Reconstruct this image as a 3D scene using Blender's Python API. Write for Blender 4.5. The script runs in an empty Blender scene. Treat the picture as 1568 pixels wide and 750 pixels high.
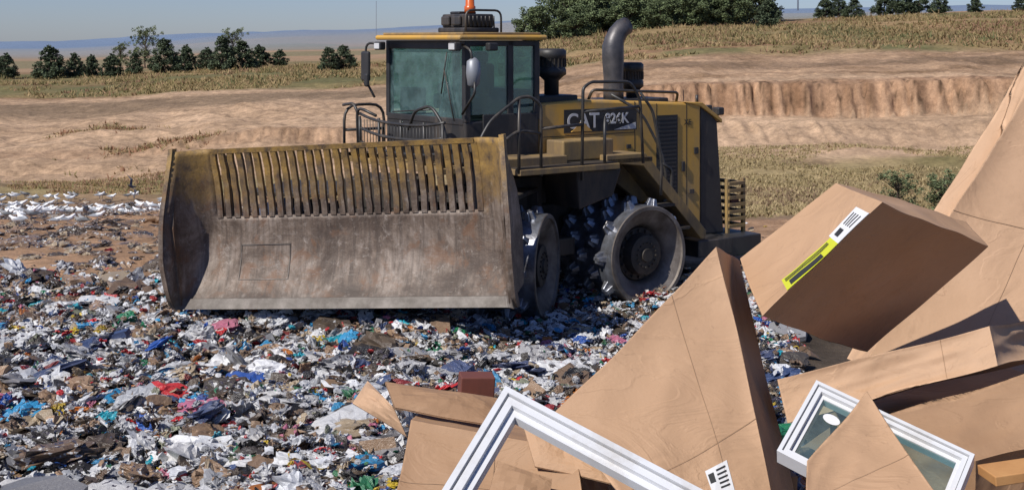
import bpy, bmesh, math, random
import numpy as np
from mathutils import Vector, Matrix
rng=np.random.default_rng(7); random.seed(5)
sc=bpy.context.scene
def link(o):
    sc.collection.objects.link(o); return o
# ------------------------------------------------------------------ noise
def h2(ix,iy,s):
    v=np.sin(ix*127.1+iy*311.7+s*74.7)*43758.5453
    return v-np.floor(v)
def vn(x,y,s=0):
    ix=np.floor(x); iy=np.floor(y); fx=x-ix; fy=y-iy
    fx=fx*fx*(3-2*fx); fy=fy*fy*(3-2*fy)
    a=h2(ix,iy,s); b=h2(ix+1,iy,s); c=h2(ix,iy+1,s); d=h2(ix+1,iy+1,s)
    return (a+(b-a)*fx)*(1-fy)+(c+(d-c)*fx)*fy
def fbm(x,y,s=0,o=4):
    r=0; a=.5; t=0
    for i in range(o):
        r=r+a*vn(x*2**i,y*2**i,s+i*13); t+=a; a*=.5
    return r/t-.5
# ------------------------------------------------------------------ materials
def nodes(name):
    m=bpy.data.materials.new(name); m.use_nodes=True
    nt=m.node_tree; b=nt.nodes['Principled BSDF']
    return m,nt,b
def N(nt,t,**k):
    n=nt.nodes.new(t)
    for a,v in k.items():
        if a.startswith('i_'): n.inputs[a[2:]].default_value=v
        else: setattr(n,a,v)
    return n
def ramp(nt,fac,stops):
    r=nt.nodes.new('ShaderNodeValToRGB'); e=r.color_ramp.elements
    while len(e)<len(stops): e.new(.5)
    for i,(p,c) in enumerate(stops):
        e[i].position=p; e[i].color=(*c,1) if len(c)==3 else c
    nt.links.new(fac,r.inputs[0]); return r.outputs[0]
def mixc(nt,f,a,b,mode='MIX'):
    m=nt.nodes.new('ShaderNodeMix'); m.data_type='RGBA'; m.blend_type=mode
    for v,i in ((f,0),(a,6),(b,7)):
        if isinstance(v,(int,float)): m.inputs[i].default_value=v
        elif isinstance(v,tuple): m.inputs[i].default_value=(*v,1)
        else: nt.links.new(v,m.inputs[i])
    return m.outputs[2]
def noise(nt,scale,detail=6,rough=.6,vec=None,dist=0):
    n=N(nt,'ShaderNodeTexNoise'); n.inputs['Scale'].default_value=scale; n.inputs['Detail'].default_value=detail
    n.inputs['Roughness'].default_value=rough; n.inputs['Distortion'].default_value=dist
    if vec is not None: nt.links.new(vec,n.inputs['Vector'])
    return n.outputs[0]
def ocoord(nt,scale=None,which='Object'):
    t=N(nt,'ShaderNodeTexCoord').outputs[which]
    if scale:
        m=N(nt,'ShaderNodeMapping'); m.inputs['Scale'].default_value=scale; nt.links.new(t,m.inputs[0]); return m.outputs[0]
    return t
def bump(nt,b,h,s,dist=.02,bevel=0):
    n=N(nt,'ShaderNodeBump'); n.inputs['Strength'].default_value=s; n.inputs['Distance'].default_value=dist
    nt.links.new(h,n.inputs['Height']); nt.links.new(n.outputs[0],b.inputs['Normal'])
    if bevel:
        bv=N(nt,'ShaderNodeBevel',samples=4); bv.inputs['Radius'].default_value=bevel; nt.links.new(bv.outputs[0],n.inputs['Normal'])
def worn(name,c1,c2,scale=3,rough=.6,metal=0,dirt=(.2,.15,.1),dirtamt=.5,bs=.2,streak=True):
    m,nt,b=nodes(name); oc=ocoord(nt)
    n1=noise(nt,scale,8,.65,oc); base=ramp(nt,n1,[(.35,c1),(.65,c2)])
    n2=noise(nt,2.2,10,.7,ocoord(nt,(1,1,.25 if streak else 1)))
    dm=ramp(nt,n2,[(.62-.3*dirtamt,(0,0,0)),(.85-.3*dirtamt,(1,1,1))])
    base=mixc(nt,dm,base,dirt)
    nt.links.new(base,b.inputs['Base Color'])
    b.inputs['Roughness'].default_value=rough; b.inputs['Metallic'].default_value=metal
    bump(nt,b,noise(nt,25,6,.6,oc),bs,.01)
    return m
M={}
M['yellow']=worn('dusty_yellow_paint',(.60,.335,.055),(.52,.30,.07),2,.5,0,(.33,.235,.12),.50,.06)
M['yellow2']=worn('dirty_yellow_paint',(.36,.23,.075),(.22,.155,.075),3,.7,0,(.14,.10,.065),.7,.15)
M['black']=worn('black_paint',(.020,.020,.022),(.035,.033,.032),3,.5,0,(.11,.085,.065),.35,.05)
M['dark']=worn('dark_greasy_steel',(.028,.025,.022),(.055,.045,.036),4,.65,.2,(.11,.08,.055),.5,.3)
M['rail']=worn('rail_paint',(.02,.02,.02),(.05,.045,.04),8,.45,0,(.14,.11,.08),.3,.05)
M['steel']=worn('worn_drum_steel',(.40,.43,.50),(.22,.23,.26),5,.36,.75,(.12,.10,.08),.5,.3,False)
M['disc']=worn('drum_side_steel',(.15,.125,.105),(.24,.21,.185),4,.6,.3,(.075,.058,.044),.6,.35,False)
M['white']=worn('white_vinyl',(.64,.65,.67),(.60,.60,.60),2,.35,0,(.40,.36,.31),.3,.02)
M['orange']=worn('amber_beacon',(.6,.12,.02),(.5,.1,.02),2,.3,0,(.3,.1,.05),.1,0)
M['label']=worn('paper_label',(.68,.68,.68),(.64,.64,.64),2,.6,0,(.55,.53,.5),.2,0)
M['yellowlabel']=worn('yellow_label',(.58,.60,.02),(.54,.56,.03),2,.5,0,(.45,.45,.1),.2,0)
M['ink']=worn('ink',(.02,.02,.02),(.03,.03,.03),2,.6,0,(.05,.05,.05),.1,0)
M['decalwhite']=worn('decal_white',(.6,.6,.6),(.5,.5,.5),2,.5,0,(.36,.33,.28),.35,0)
M['seam']=worn('carton_seam',(.29,.18,.10),(.33,.205,.12),2,.9,0,(.26,.16,.09),.1,0)
M['redwood']=worn('red_brown_board',(.16,.05,.035),(.12,.04,.03),4,.7,0,(.08,.03,.02),.3,.1)
M['wood']=worn('lumber',(.52,.27,.10),(.42,.20,.07),6,.7,0,(.25,.14,.07),.3,.1)
M['bark']=worn('bark',(.09,.065,.045),(.06,.045,.03),4,.9,0,(.04,.03,.02),.3,.5)
M['greymetal']=worn('galvanised_steel',(.3,.31,.33),(.25,.26,.28),3,.5,.3,(.2,.2,.2),.3,0)
M['seat']=worn('seat_fabric',(.03,.03,.035),(.05,.05,.05),5,.8,0,(.08,.07,.06),.3,.1)
M['edge']=worn('scraped_cutting_edge',(.19,.165,.145),(.10,.085,.07),6,.6,.2,(.06,.045,.035),.6,.4,False)
# blade
def blade_mat():
    m,nt,b=nodes('scoured_blade_steel'); oc=ocoord(nt)
    n1=noise(nt,1.5,12,.74,oc,.4)
    base=ramp(nt,n1,[(.32,(.045,.029,.020)),(.43,(.085,.057,.041)),(.52,(.155,.112,.083)),(.62,(.26,.205,.165)),(.74,(.11,.068,.042))])
    st=noise(nt,3,8,.7,ocoord(nt,(1,5.5,.4)))
    base=mixc(nt,ramp(nt,st,[(.43,(0,0,0)),(.68,(.85,.85,.85))]),base,(.05,.033,.023))
    base=mixc(nt,ramp(nt,noise(nt,7,10,.8,oc),[(.55,(0,0,0)),(.65,(.65,.65,.65))]),base,(.33,.28,.24))
    base=mixc(nt,ramp(nt,noise(nt,2.7,8,.7,oc,.5),[(.54,(0,0,0)),(.63,(.75,.75,.75))]),base,(.145,.072,.036))
    base=mixc(nt,ramp(nt,noise(nt,30,6,.8,ocoord(nt,(1,.2,2.5))),[(.60,(0,0,0)),(.66,(.5,.5,.5))]),base,(.36,.33,.30))
    sep=N(nt,'ShaderNodeSeparateXYZ'); nt.links.new(oc,sep.inputs[0])
    ad=N(nt,'ShaderNodeMath',operation='MULTIPLY_ADD'); nt.links.new(noise(nt,2.5,8,.7,oc),ad.inputs[0]); ad.inputs[1].default_value=1.5; nt.links.new(sep.outputs[2],ad.inputs[2])
    dv=N(nt,'ShaderNodeMath',operation='DIVIDE'); nt.links.new(ad.outputs[0],dv.inputs[0]); dv.inputs[1].default_value=3.
    yel=ramp(nt,noise(nt,6,8,.7,oc),[(.38,(.42,.25,.06)),(.54,(.27,.165,.055)),(.64,(.10,.066,.038))])
    base=mixc(nt,ramp(nt,dv.outputs[0],[(.64,(0,0,0)),(.84,(.85,.85,.85))]),base,yel)
    base=mixc(nt,ramp(nt,dv.outputs[0],[(.24,(.6,.6,.6)),(.36,(0,0,0))]),base,(.05,.038,.03))
    nt.links.new(base,b.inputs['Base Color']); b.inputs['Metallic'].default_value=.1
    rr=ramp(nt,n1,[(.3,(.7,.7,.7)),(.7,(.45,.45,.45))]); nt.links.new(rr,b.inputs['Roughness'])
    bump(nt,b,noise(nt,9,12,.78,oc),.6,.02)
    return m
M['blade']=blade_mat()
def card_mat(name,c1,c2,off=0):
    m,nt,b=nodes(name); oc=ocoord(nt)
    n=noise(nt,2.3+off,6,.6,oc); base=ramp(nt,n,[(.3,c1),(.7,c2)])
    n3=noise(nt,5,10,.8,oc,.8); base=mixc(nt,ramp(nt,n3,[(.52,(0,0,0)),(.72,(.38,.38,.38))]),base,tuple(k*.66 for k in c2))
    n5=noise(nt,40,5,.75,oc); base=mixc(nt,ramp(nt,n5,[(.62,(0,0,0)),(.70,(.35,.35,.35))]),base,tuple(k*.55 for k in c2))
    bv=N(nt,'ShaderNodeBevel',samples=4); bv.inputs['Radius'].default_value=.012; ge=N(nt,'ShaderNodeNewGeometry')
    dt=N(nt,'ShaderNodeVectorMath',operation='DOT_PRODUCT'); nt.links.new(bv.outputs[0],dt.inputs[0]); nt.links.new(ge.outputs['Normal'],dt.inputs[1])
    ed=ramp(nt,dt.outputs['Value'],[(.88,(1,1,1)),(.98,(0,0,0))]); em=mixc(nt,1.0,ed,ramp(nt,noise(nt,14,5,.7,oc),[(.42,(0,0,0)),(.6,(.6,.6,.6))]),'MULTIPLY')
    base=mixc(nt,em,base,tuple(min(.8,k*1.35) for k in c1))
    # long soft wrinkles plus fine fibre relief
    mp=N(nt,'ShaderNodeMapping'); mp.inputs['Rotation'].default_value=(.3+off,.5,.6+off); mp.inputs['Scale'].default_value=(1,3.2,1); nt.links.new(oc,mp.inputs[0])
    rg=N(nt,'ShaderNodeTexNoise'); rg.inputs['Scale'].default_value=2.2; rg.inputs['Detail'].default_value=5; rg.inputs['Distortion'].default_value=.8; nt.links.new(mp.outputs[0],rg.inputs['Vector'])
    fold=ramp(nt,rg.outputs[0],[(.40,(0,0,0)),(.49,(1,1,1)),(.51,(.55,.55,.55)),(.62,(.9,.9,.9))])
    hh=mixc(nt,.35,noise(nt,3.2,8,.65,oc,.4),fold)
    nt.links.new(base,b.inputs['Base Color']); b.inputs['Roughness'].default_value=.72
    bump(nt,b,hh,.38,.022,.005)
    return m
M['card']=card_mat('kraft_cardboard',(.46,.285,.165),(.405,.245,.138))
M['card2']=card_mat('kraft_cardboard_brown',(.37,.222,.122),(.31,.18,.097),.6)
M['card3']=card_mat('kraft_cardboard_pale',(.49,.31,.187),(.435,.27,.158),1.1)
# glass
def glass_mat():
    m=bpy.data.materials.new('tinted_glass'); m.use_nodes=True; nt=m.node_tree; nt.nodes.clear()
    o=N(nt,'ShaderNodeOutputMaterial'); t=N(nt,'ShaderNodeBsdfTransparent'); t.inputs[0].default_value=(.56,.78,.78,1)
    g=N(nt,'ShaderNodeBsdfGlossy'); g.inputs['Roughness'].default_value=.04; g.inputs[0].default_value=(.8,.9,.9,1)
    d=N(nt,'ShaderNodeBsdfDiffuse'); d.inputs[0].default_value=(.26,.38,.38,1)
    x1=N(nt,'ShaderNodeMixShader'); x1.inputs[0].default_value=.14; nt.links.new(t.outputs[0],x1.inputs[1]); nt.links.new(g.outputs[0],x1.inputs[2])
    x2=N(nt,'ShaderNodeMixShader'); nt.links.new(x1.outputs[0],x2.inputs[1]); nt.links.new(d.outputs[0],x2.inputs[2])
    nt.links.new(ramp(nt,noise(nt,3,6,.7,ocoord(nt)),[(.4,(.05,.05,.05)),(.8,(.3,.3,.3))]),x2.inputs[0])
    nt.links.new(x2.outputs[0],o.inputs[0]); return m
M['glass']=glass_mat()
def attr_mat(name,rough=.9,spec=.2,fine=None,bs=.0,bd=.02,print_=False,trans=0,bscale=10):
    m,nt,b=nodes(name); a=N(nt,'ShaderNodeAttribute',attribute_name='Col'); base=a.outputs[0]
    oc=ocoord(nt)
    if fine:
        for (s,lo,hi) in fine:
            f=ramp(nt,noise(nt,s,6,.7,oc),[(.3,(lo,)*3),(.7,(hi,)*3)]); base=mixc(nt,1.0,base,f,'MULTIPLY')
    if print_:
        n=noise(nt,13,2,.5,oc); f=ramp(nt,n,[(.60,(0,0,0)),(.615,(1,1,1))]); mm=N(nt,'ShaderNodeMath',operation='MULTIPLY'); nt.links.new(f,mm.inputs[0]); nt.links.new(a.outputs['Alpha'],mm.inputs[1])
        base=mixc(nt,mm.outputs[0],base,(.6,.59,.57))
        n=noise(nt,19,3,.5,oc); f=ramp(nt,n,[(.60,(0,0,0)),(.615,(1,1,1))]); mm=N(nt,'ShaderNodeMath',operation='MULTIPLY'); nt.links.new(f,mm.inputs[0]); nt.links.new(a.outputs['Alpha'],mm.inputs[1])
        base=mixc(nt,mm.outputs[0],base,(.06,.05,.07))
        base=mixc(nt,ramp(nt,noise(nt,5,8,.75,oc),[(.56,(0,0,0)),(.76,(.55,.55,.55))]),base,(.17,.125,.09))
    nt.links.new(base,b.inputs['Base Color']); b.inputs['Roughness'].default_value=rough
    b.inputs['Specular IOR Level'].default_value=spec
    if bs: bump(nt,b,noise(nt,bscale,8,.7,oc,.6 if print_ else 0),bs,bd)
    if trans:
        t=N(nt,'ShaderNodeBsdfTranslucent'); nt.links.new(base,t.inputs[0]); mx=N(nt,'ShaderNodeMixShader'); mx.inputs[0].default_value=trans
        nt.links.new(b.outputs[0],mx.inputs[1]); nt.links.new(t.outputs[0],mx.inputs[2]); nt.links.new(mx.outputs[0],nt.nodes['Material Output'].inputs[0])
    return m
M['terrain']=attr_mat('landfill_soil',.95,.1,[(.12,.82,1.15),(.6,.72,1.22),(2.2,.70,1.24),(11,.8,1.15)],.7,.18,bscale=1.5)
M['trash']=attr_mat('mixed_refuse',.27,.6,[(30,.88,1.08)],.7,.02,True,.14,bscale=24)
M['leaf']=attr_mat('foliage',.7,.2,[(2,.75,1.2)])
M['grass']=attr_mat('dry_grass',.9,.1,None)
M['gull']=attr_mat('gull_plumage',.8,.2,None)
# ------------------------------------------------------------------ mesh helpers
def mesh_np(name,V,F,mat,col=None,smooth=False):
    V=np.asarray(V,np.float32); F=np.asarray(F,np.int32); k=F.shape[1]
    me=bpy.data.meshes.new(name); me.vertices.add(len(V)); me.vertices.foreach_set('co',V.ravel())
    me.loops.add(F.size); me.loops.foreach_set('vertex_index',F.ravel())
    me.polygons.add(len(F)); me.polygons.foreach_set('loop_start',np.arange(0,F.size,k,dtype=np.int32))
    me.update(calc_edges=True)
    me.polygons.foreach_set('use_smooth',np.full(len(F),smooth))
    if col is not None:
        a=me.color_attributes.new('Col','FLOAT_COLOR','POINT'); c=np.asarray(col,np.float32)
        if c.shape[1]==3: c=np.hstack([c,np.ones((len(c),1),np.float32)])
        a.data.foreach_set('color',c.ravel())
    me.materials.append(mat); return me
def obj(name,me,parent=None):
    o=link(bpy.data.objects.new(name,me)); o.parent=parent; return o
def empty(name,loc=(0,0,0),rot=(0,0,0),parent=None):
    o=link(bpy.data.objects.new(name,None)); o.location=loc; o.rotation_euler=rot; o.parent=parent; return o
def bm_obj(name,bm,mat,parent=None,smooth=False,bevel=0):
    me=bpy.data.meshes.new(name); bmesh.ops.recalc_face_normals(bm,faces=bm.faces[:]); bm.to_mesh(me); bm.free(); me.materials.append(mat)
    if smooth:
        for p in me.polygons: p.use_smooth=True
    o=obj(name,me,parent)
    if bevel:
        b=o.modifiers.new('b','BEVEL'); b.width=bevel; b.segments=2; b.limit_method='ANGLE'
    return o
def add_box(bm,u0,u1,v0,v1,w0,w1):
    vs=[bm.verts.new((a,b,c)) for a in (u0,u1) for b in (v0,v1) for c in (w0,w1)]
    for f in ((0,1,3,2),(4,6,7,5),(0,4,5,1),(2,3,7,6),(0,2,6,4),(1,5,7,3)): bm.faces.new([vs[i] for i in f])
def boxes(name,p,lst,mat,bevel=.006):
    bm=bmesh.new()
    for l in lst: add_box(bm,*l)
    return bm_obj(name,bm,M[mat],p,False,bevel)
def prism(name,p,poly,v0,v1,mat,bevel=.01):   # poly in (u,w)
    bm=bmesh.new(); a=[bm.verts.new((u,v0,w)) for u,w in poly]; b=[bm.verts.new((u,v1,w)) for u,w in poly]; n=len(poly)
    bm.faces.new(a); bm.faces.new(b[::-1])
    for i in range(n): bm.faces.new((a[i],b[i],b[(i+1)%n],a[(i+1)%n]))
    return bm_obj(name,bm,M[mat],p,False,bevel)
def add_tube(bm,pts,r,seg=8,cap=True):
    pts=[Vector(q) for q in pts]; rings=[]
    rs=r if isinstance(r,(list,tuple)) else [r]*len(pts)
    prev=None
    for i,q in enumerate(pts):
        d=(pts[min(i+1,len(pts)-1)]-pts[max(i-1,0)]).normalized()
        if prev is None: x=d.orthogonal().normalized()
        else: x=(prev-d*prev.dot(d)).normalized()
        prev=x; y=d.cross(x)
        rings.append([bm.verts.new(q+(x*math.cos(t)+y*math.sin(t))*rs[i]) for t in [2*math.pi*j/seg for j in range(seg)]])
    for a,b in zip(rings,rings[1:]):
        for j in range(seg): bm.faces.new((a[j],a[(j+1)%seg],b[(j+1)%seg],b[j]))
    if cap: bm.faces.new(rings[0][::-1]); bm.faces.new(rings[-1])
def tubes(name,p,lst,r,mat,seg=8,smooth=True):
    bm=bmesh.new()
    for l in lst: add_tube(bm,l,r,seg)
    return bm_obj(name,bm,M[mat],p,smooth)
def arc(pts,n=4):  # round corners
    pts=[Vector(q) for q in pts]; out=[pts[0]]
    for a,b,c in zip(pts,pts[1:],pts[2:]):
        r=min((a-b).length,(c-b).length)*.35; p0=b+(a-b).normalized()*r; p1=b+(c-b).normalized()*r
        for i in range(n+1):
            t=i/n; out.append(p0*(1-t)**2+b*2*t*(1-t)+p1*t*t)
    out.append(pts[-1]); return out
# ------------------------------------------------------------------ terrain
D =np.array([-60,0,20,25,30,50,70,80,95,110,115,119,121,130,150,170,200,240,400,1500,3000,6000,12000.])
ZL=np.array([0,0,0,-.25,-1.0,-3.5,-5.9,-6.7,-7.3,-8.1,-7.8,-7.5,-7.2,-6.6,-5.2,-4.0,-3.3,-3.2,-5.5,-18,-30,-45,-60])
ZM=np.array([0,0,0,-.25,-1.0,-3.5,-5.9,-6.7,-7.2,-7.2,-6.2,-5.6,-4.5,-4.0,-3.0,-2.6,-1.6,-1.2,-1.5,-8,6,38,60])
ZR=np.array([0,0,0,-.1,-.9,-3.5,-5.9,-6.3,-6.2,-5.2,-3.6,-3.3,-.5,.3,2.0,3.2,5.2,7.0,8.5,24,60,125,190])
ZRR=np.array([0,0,0,-.1,-.9,-3.5,-5.9,-6.3,-6.2,-5.2,-3.5,-3.2,-.2,.6,2.6,4.0,6.6,8.6,12.5,34,72,150,230])
TK=np.array([-.37,-.14,.16,.39])
def gz(x,y,rough=True):
    x=np.asarray(x,float); y=np.asarray(y,float)
    t=x/np.maximum(y,8); yy=y
    bank=np.clip((y-105)/8,0,1)*np.clip((165-y)/15,0,1)
    yy=y+bank*(fbm(x*.08,y*.02,3,5)*3.4+fbm(x*1.1,y*.12,5,3)*1.5+np.abs(fbm(x*2.2,y*.1,6,2))*2.2)
    Z=np.stack([np.interp(yy,D,c) for c in (ZL,ZM,ZR,ZRR)])
    tt=np.clip(t,TK[0],TK[-1]); i=np.clip(np.searchsorted(TK,tt)-1,0,2); f=(tt-TK[i])/(TK[i+1]-TK[i]); f=f*f*(3-2*f)
    z=np.take_along_axis(Z,i[None],0)[0]*(1-f)+np.take_along_axis(Z,(i+1)[None],0)[0]*f
    if rough:
        near=np.clip((26-y)/4,0,1)
        z=z+near*(fbm(x*.7,y*.7,1,3)*.30)
        mid=np.clip((y-22)/6,0,1)*np.clip((260-y)/60,0,1)
        z=z+mid*(fbm(x*.12,y*.12,2,5)*1.0+fbm(x*1.2,y*1.2,12,3)*.26)
        lf=np.clip((-.1-t)/.1,0,1)*np.clip((y-104)/8,0,1)*np.clip((150-y)/15,0,1); z=z+lf*(np.abs(fbm(x*.07,y*.10,14,4))*3.0-.5)
        far=np.clip((y-1200)/1500,0,1); z=z+far*(fbm(x*.0009,y*.0009,8,4)*y*.012)
    return z
nx,ny=760,800
s=np.linspace(-1,1,nx); s=s*(.55+.45*np.abs(s)**1.5)
yr=np.concatenate([np.linspace(-60,4,10)[:-1],np.linspace(4,30,70)[:-1],np.linspace(30,104,170)[:-1],np.linspace(104,175,350)[:-1]])
yr=np.concatenate([yr,175*np.exp(np.linspace(0,math.log(12000/175),ny-len(yr)))])
Y,S=np.meshgrid(yr,s,indexing='ij'); X=S*(30+.85*np.maximum(Y,0))
Zt=gz(X,Y)
T=X/np.maximum(Y,8); wob=fbm(X*.05,Y*.05,21,4)
def ss(a,b,v): v=np.clip((v-a)/(b-a),0,1); return v*v*(3-2*v)
def lerp(a,b,f): return a*(1-f[...,None])+np.array(b)*f[...,None]
def bl(C,c,f): return C*(1-f[...,None])+c*f[...,None]
C=np.zeros(X.shape+(3,))+np.array((.085,.065,.048))
soil=fbm(X*.35,Y*.35,31,5)
br=np.array((.36,.22,.13))+soil[...,None]*np.array((.34,.22,.14))
C=bl(C,br,ss(18.5,21,Y+wob*4))
dk=ss(60,66,Y)*(1-ss(82,86,Y)); C=lerp(C,(.20,.145,.10),dk*.6)
g=fbm(X*.25,Y*.08,41,5)
gcol=np.array((.30,.23,.115))+g[...,None]*np.array((.26,.17,.11))
gcol=bl(gcol,np.array((.17,.11,.07))+0*gcol,ss(.05,.16,fbm(X*.09,Y*.16,43,4))*.6)
left=ss(.02,-.2,T)
gs=ss(66,74,Y+wob*14)*(1-left)+ss(82,92,Y+wob*18)*left
C=bl(C,gcol,gs)
tan=np.array((.45,.305,.195))+fbm(X*.12,Y*.3,51,5)[...,None]*np.array((.26,.19,.13))
trk=ss(.38,.5,np.abs(((X*.16+Y*.35+fbm(X*.03,Y*.03,57,3)*9)%1)-.5))*ss(108,114,Y)*left
trk2=ss(.36,.5,np.abs(((-X*.10+Y*.45+fbm(X*.04,Y*.02,58,3)*6)%1)-.5))*ss(108,114,Y)*(1-ss(140,150,Y))
tan=tan*(1-.30*trk[...,None])*(1-.22*trk2[...,None])
ts=ss(102,107,Y+wob*12+left*3); C=bl(C,tan,ts)
right=ss(-.12,.05,T)
wl=ss(117.5,119.5,Y+wob*0)*(1-ss(121.5,124,Y)); wallc=np.array((.33,.20,.12))+fbm(X*1.1,Y*.1,61,3)[...,None]*np.array((.26,.18,.12))
crk=ss(.05,.0,np.abs(fbm(X*1.1,Y*.15,63,3)))
wallc=wallc*(1-.65*crk[...,None])
C=bl(C,wallc,wl*(.45+.55*right))
ts=ss(123,127,Y+wob*8)*right; sl=np.array((.36,.235,.145))+fbm(X*.2,Y*.4,71,5)[...,None]*np.array((.40,.28,.19)); C=bl(C,sl,ts)
rd=ss(144,150,Y+wob*5)*(1-ss(158,163,Y+wob*5))*(1-right); C=lerp(C,(.20,.14,.09),rd*.85)
rd=ss(134,137,Y+wob*9)*(1-ss(140,144,Y+wob*9))*right; C=lerp(C,(.17,.115,.075),rd*.6)
pt=ss(.10,.2,fbm(X*.06,Y*.09,81,4))*ss(106,112,Y)*(1-ss(138,150,Y))*ss(-.2,-.32,T); C=bl(C,gcol*.85,pt*.8)
lim=168-18*right; gr=ss(-3,3,Y+wob*14-lim)
gx_=fbm(X*.05,Y*.03,91,5); rg=np.array((.25,.185,.09))+gx_[...,None]*np.array((.34,.16,.10)); rg=bl(rg,np.array((.125,.125,.055))+0*rg,ss(.02,.14,fbm(X*.09,Y*.06,95,4))*.75)
rg=bl(rg,np.array((.27,.15,.09))+0*rg,ss(.05,.15,fbm(X*.03,Y*.08,97,4))*.7)
C=bl(C,rg,gr)
ff=ss(255,330,Y); fld=h2(np.floor(X*.004+fbm(X*.002,Y*.002,7,2)),np.floor(Y*.0025),3)
fc=np.array((.36,.235,.145))*(1-fld[...,None])+np.array((.19,.18,.10))*fld[...,None]; C=bl(C,fc,ff)
C=lerp(C,(.26,.28,.30),ss(700,2200,Y)*.8); C=lerp(C,(.17,.23,.33),ss(2200,4200,Y)*.95)  # atmospheric haze painted into the far ground colour, grey then blue with distance
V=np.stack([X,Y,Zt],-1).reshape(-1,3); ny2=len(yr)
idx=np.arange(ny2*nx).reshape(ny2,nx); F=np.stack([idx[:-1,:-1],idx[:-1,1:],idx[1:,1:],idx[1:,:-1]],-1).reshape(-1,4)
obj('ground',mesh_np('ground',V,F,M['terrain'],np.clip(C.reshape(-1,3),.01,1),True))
# ------------------------------------------------------------------ refuse pieces
def grid_faces(n,m,wrap=False):
    f=[]
    for i in range(n-1):
        for j in range(m if wrap else m-1):
            a=i*m+j; b=i*m+(j+1)%m; f.append((a,b,b+m,a+m))
    return f
def crumple(P,amp,seeds,k,alt=3):
    r=np.zeros(len(P))
    for i in range(seeds):
        kk=rng.normal(size=3)*k*(1+.5*i); ph=P@kk+rng.uniform(0,6)
        r+=amp/(1+.30*i)*((1-2*np.abs(np.sin(ph))) if i%alt else np.sin(ph))
    return r
def pr_bag(nu=13,nv=18):
    th=np.linspace(.02,math.pi-.02,nu); ph=np.arange(nv)*2*math.pi/nv
    TH,PH=np.meshgrid(th,ph,indexing='ij'); P=np.stack([np.sin(TH)*np.cos(PH),np.sin(TH)*np.sin(PH),np.cos(TH)],-1).reshape(-1,3)
    Q=P*(1+crumple(P,.15,8,2.8))[:,None]; Q+=np.stack([crumple(P,.05,4,5),crumple(P,.05,4,5),crumple(P,.05,4,5)],-1); P=Q
    P[:,2]*=rng.uniform(.25,.5); P[:,0]*=rng.uniform(.8,1.6); P*=.5
    return P,np.array(grid_faces(nu,nv,True))
def pr_sheet(n=12,m=12,asp=1,fold=1.):
    a,b=np.meshgrid(np.linspace(-.5,.5,n),np.linspace(-.5,.5,m)*asp,indexing='ij'); P=np.stack([a,b,a*0],-1).reshape(-1,3)
    th=np.arctan2(P[:,1],P[:,0]); rr=1+.25*np.sin(th*rng.integers(2,5)+rng.uniform(0,6))+.12*np.sin(th*7+1); P[:,:2]*=rr[:,None]
    Q=P.copy(); Q[:,2]+=crumple(P,.07*fold,7,5); Q[:,0]+=crumple(P,.045*fold,5,5.5); Q[:,1]+=crumple(P,.045*fold,5,5.5)
    Q[:,2]-=rng.uniform(.1,.7)*(P[:,0]**2+P[:,1]**2)
    return Q,np.array(grid_faces(n,m))
def pr_carton():
    P=[];F=[]
    sx,sy,sz=.5,rng.uniform(.25,.45),rng.uniform(.06,.2)
    for ax,sg in ((0,1),(0,-1),(1,1),(1,-1),(2,1),(2,-1)):
        a,b=np.meshgrid(np.linspace(-1,1,4),np.linspace(-1,1,4),indexing='ij'); q=np.zeros((16,3)); o=[i for i in range(3) if i!=ax]
        q[:,ax]=sg;q[:,o[0]]=a.ravel();q[:,o[1]]=b.ravel(); F+= [tuple(x+len(P)*16 for x in f) for f in grid_faces(4,4)]; P.append(q)
    P=np.vstack(P)*np.array((sx,sy,sz)); P+=np.sin(P@rng.normal(size=(3,3))*5)*.05
    return P,np.array(F)
def pr_bottle():
    z=np.array([-.5,-.49,-.2,.15,.3,.42,.5]); r=np.array([.01,.15,.14,.15,.12,.05,.05]); ph=np.arange(8)*2*math.pi/8
    P=np.array([(h,rr*math.cos(t),rr*math.sin(t)*.8) for h,rr in zip(z,r) for t in ph]); P+=rng.normal(size=P.shape)*.012
    return P,np.array(grid_faces(7,8,True))
def pr_strip():
    n=18; t=np.linspace(-.5,.5,n); x=t+.1*np.sin(t*7); y=.18*np.sin(t*9+rng.uniform(0,6)); z=.08*np.abs(np.sin(t*11)); P=[]
    for i in range(n):
        for s_ in (-1,1): P.append((x[i],y[i]+s_*.03,z[i]+s_*.02*math.sin(i)))
    return np.array(P),np.array(grid_faces(n,2))
protos=[('bag',pr_bag()) for _ in range(16)]+[('sheet',pr_sheet(12,12,rng.uniform(.45,1),rng.uniform(1,1.5))) for _ in range(18)]+[('flat',pr_sheet(6,6,rng.uniform(.4,.9),.4)) for _ in range(4)]+[('carton',pr_carton()) for _ in range(5)]+[('bottle',pr_bottle()) for _ in range(2)]+[('strip',pr_strip()) for _ in range(4)]
PW=np.array([1.3]*16+[2.1]*18+[.6]*4+[.7]*5+[1.2]*2+[1.4]*4); PW/=PW.sum()
PAL=[((.78,.78,.78),22),((.66,.67,.69),12),((.48,.49,.51),8),((.28,.28,.29),5),((.02,.02,.022),11),((.05,.047,.043),6),((.34,.22,.135),7),((.18,.12,.08),7),((.45,.35,.23),6),((.09,.065,.045),5),
 ((.52,.025,.03),4.2),((.28,.03,.035),2.8),((.03,.10,.38),3.0),((.05,.32,.58),3.2),((.02,.38,.48),1.6),((.02,.20,.09),2.2),((.62,.44,.04),1.5),((.56,.18,.03),1.3),((.55,.18,.27),1.7),((.06,.09,.19),4),((.25,.26,.18),2)]
PC=np.array([p[0] for p in PAL]); PP=np.array([p[1] for p in PAL],float); PP/=PP.sum()
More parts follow.
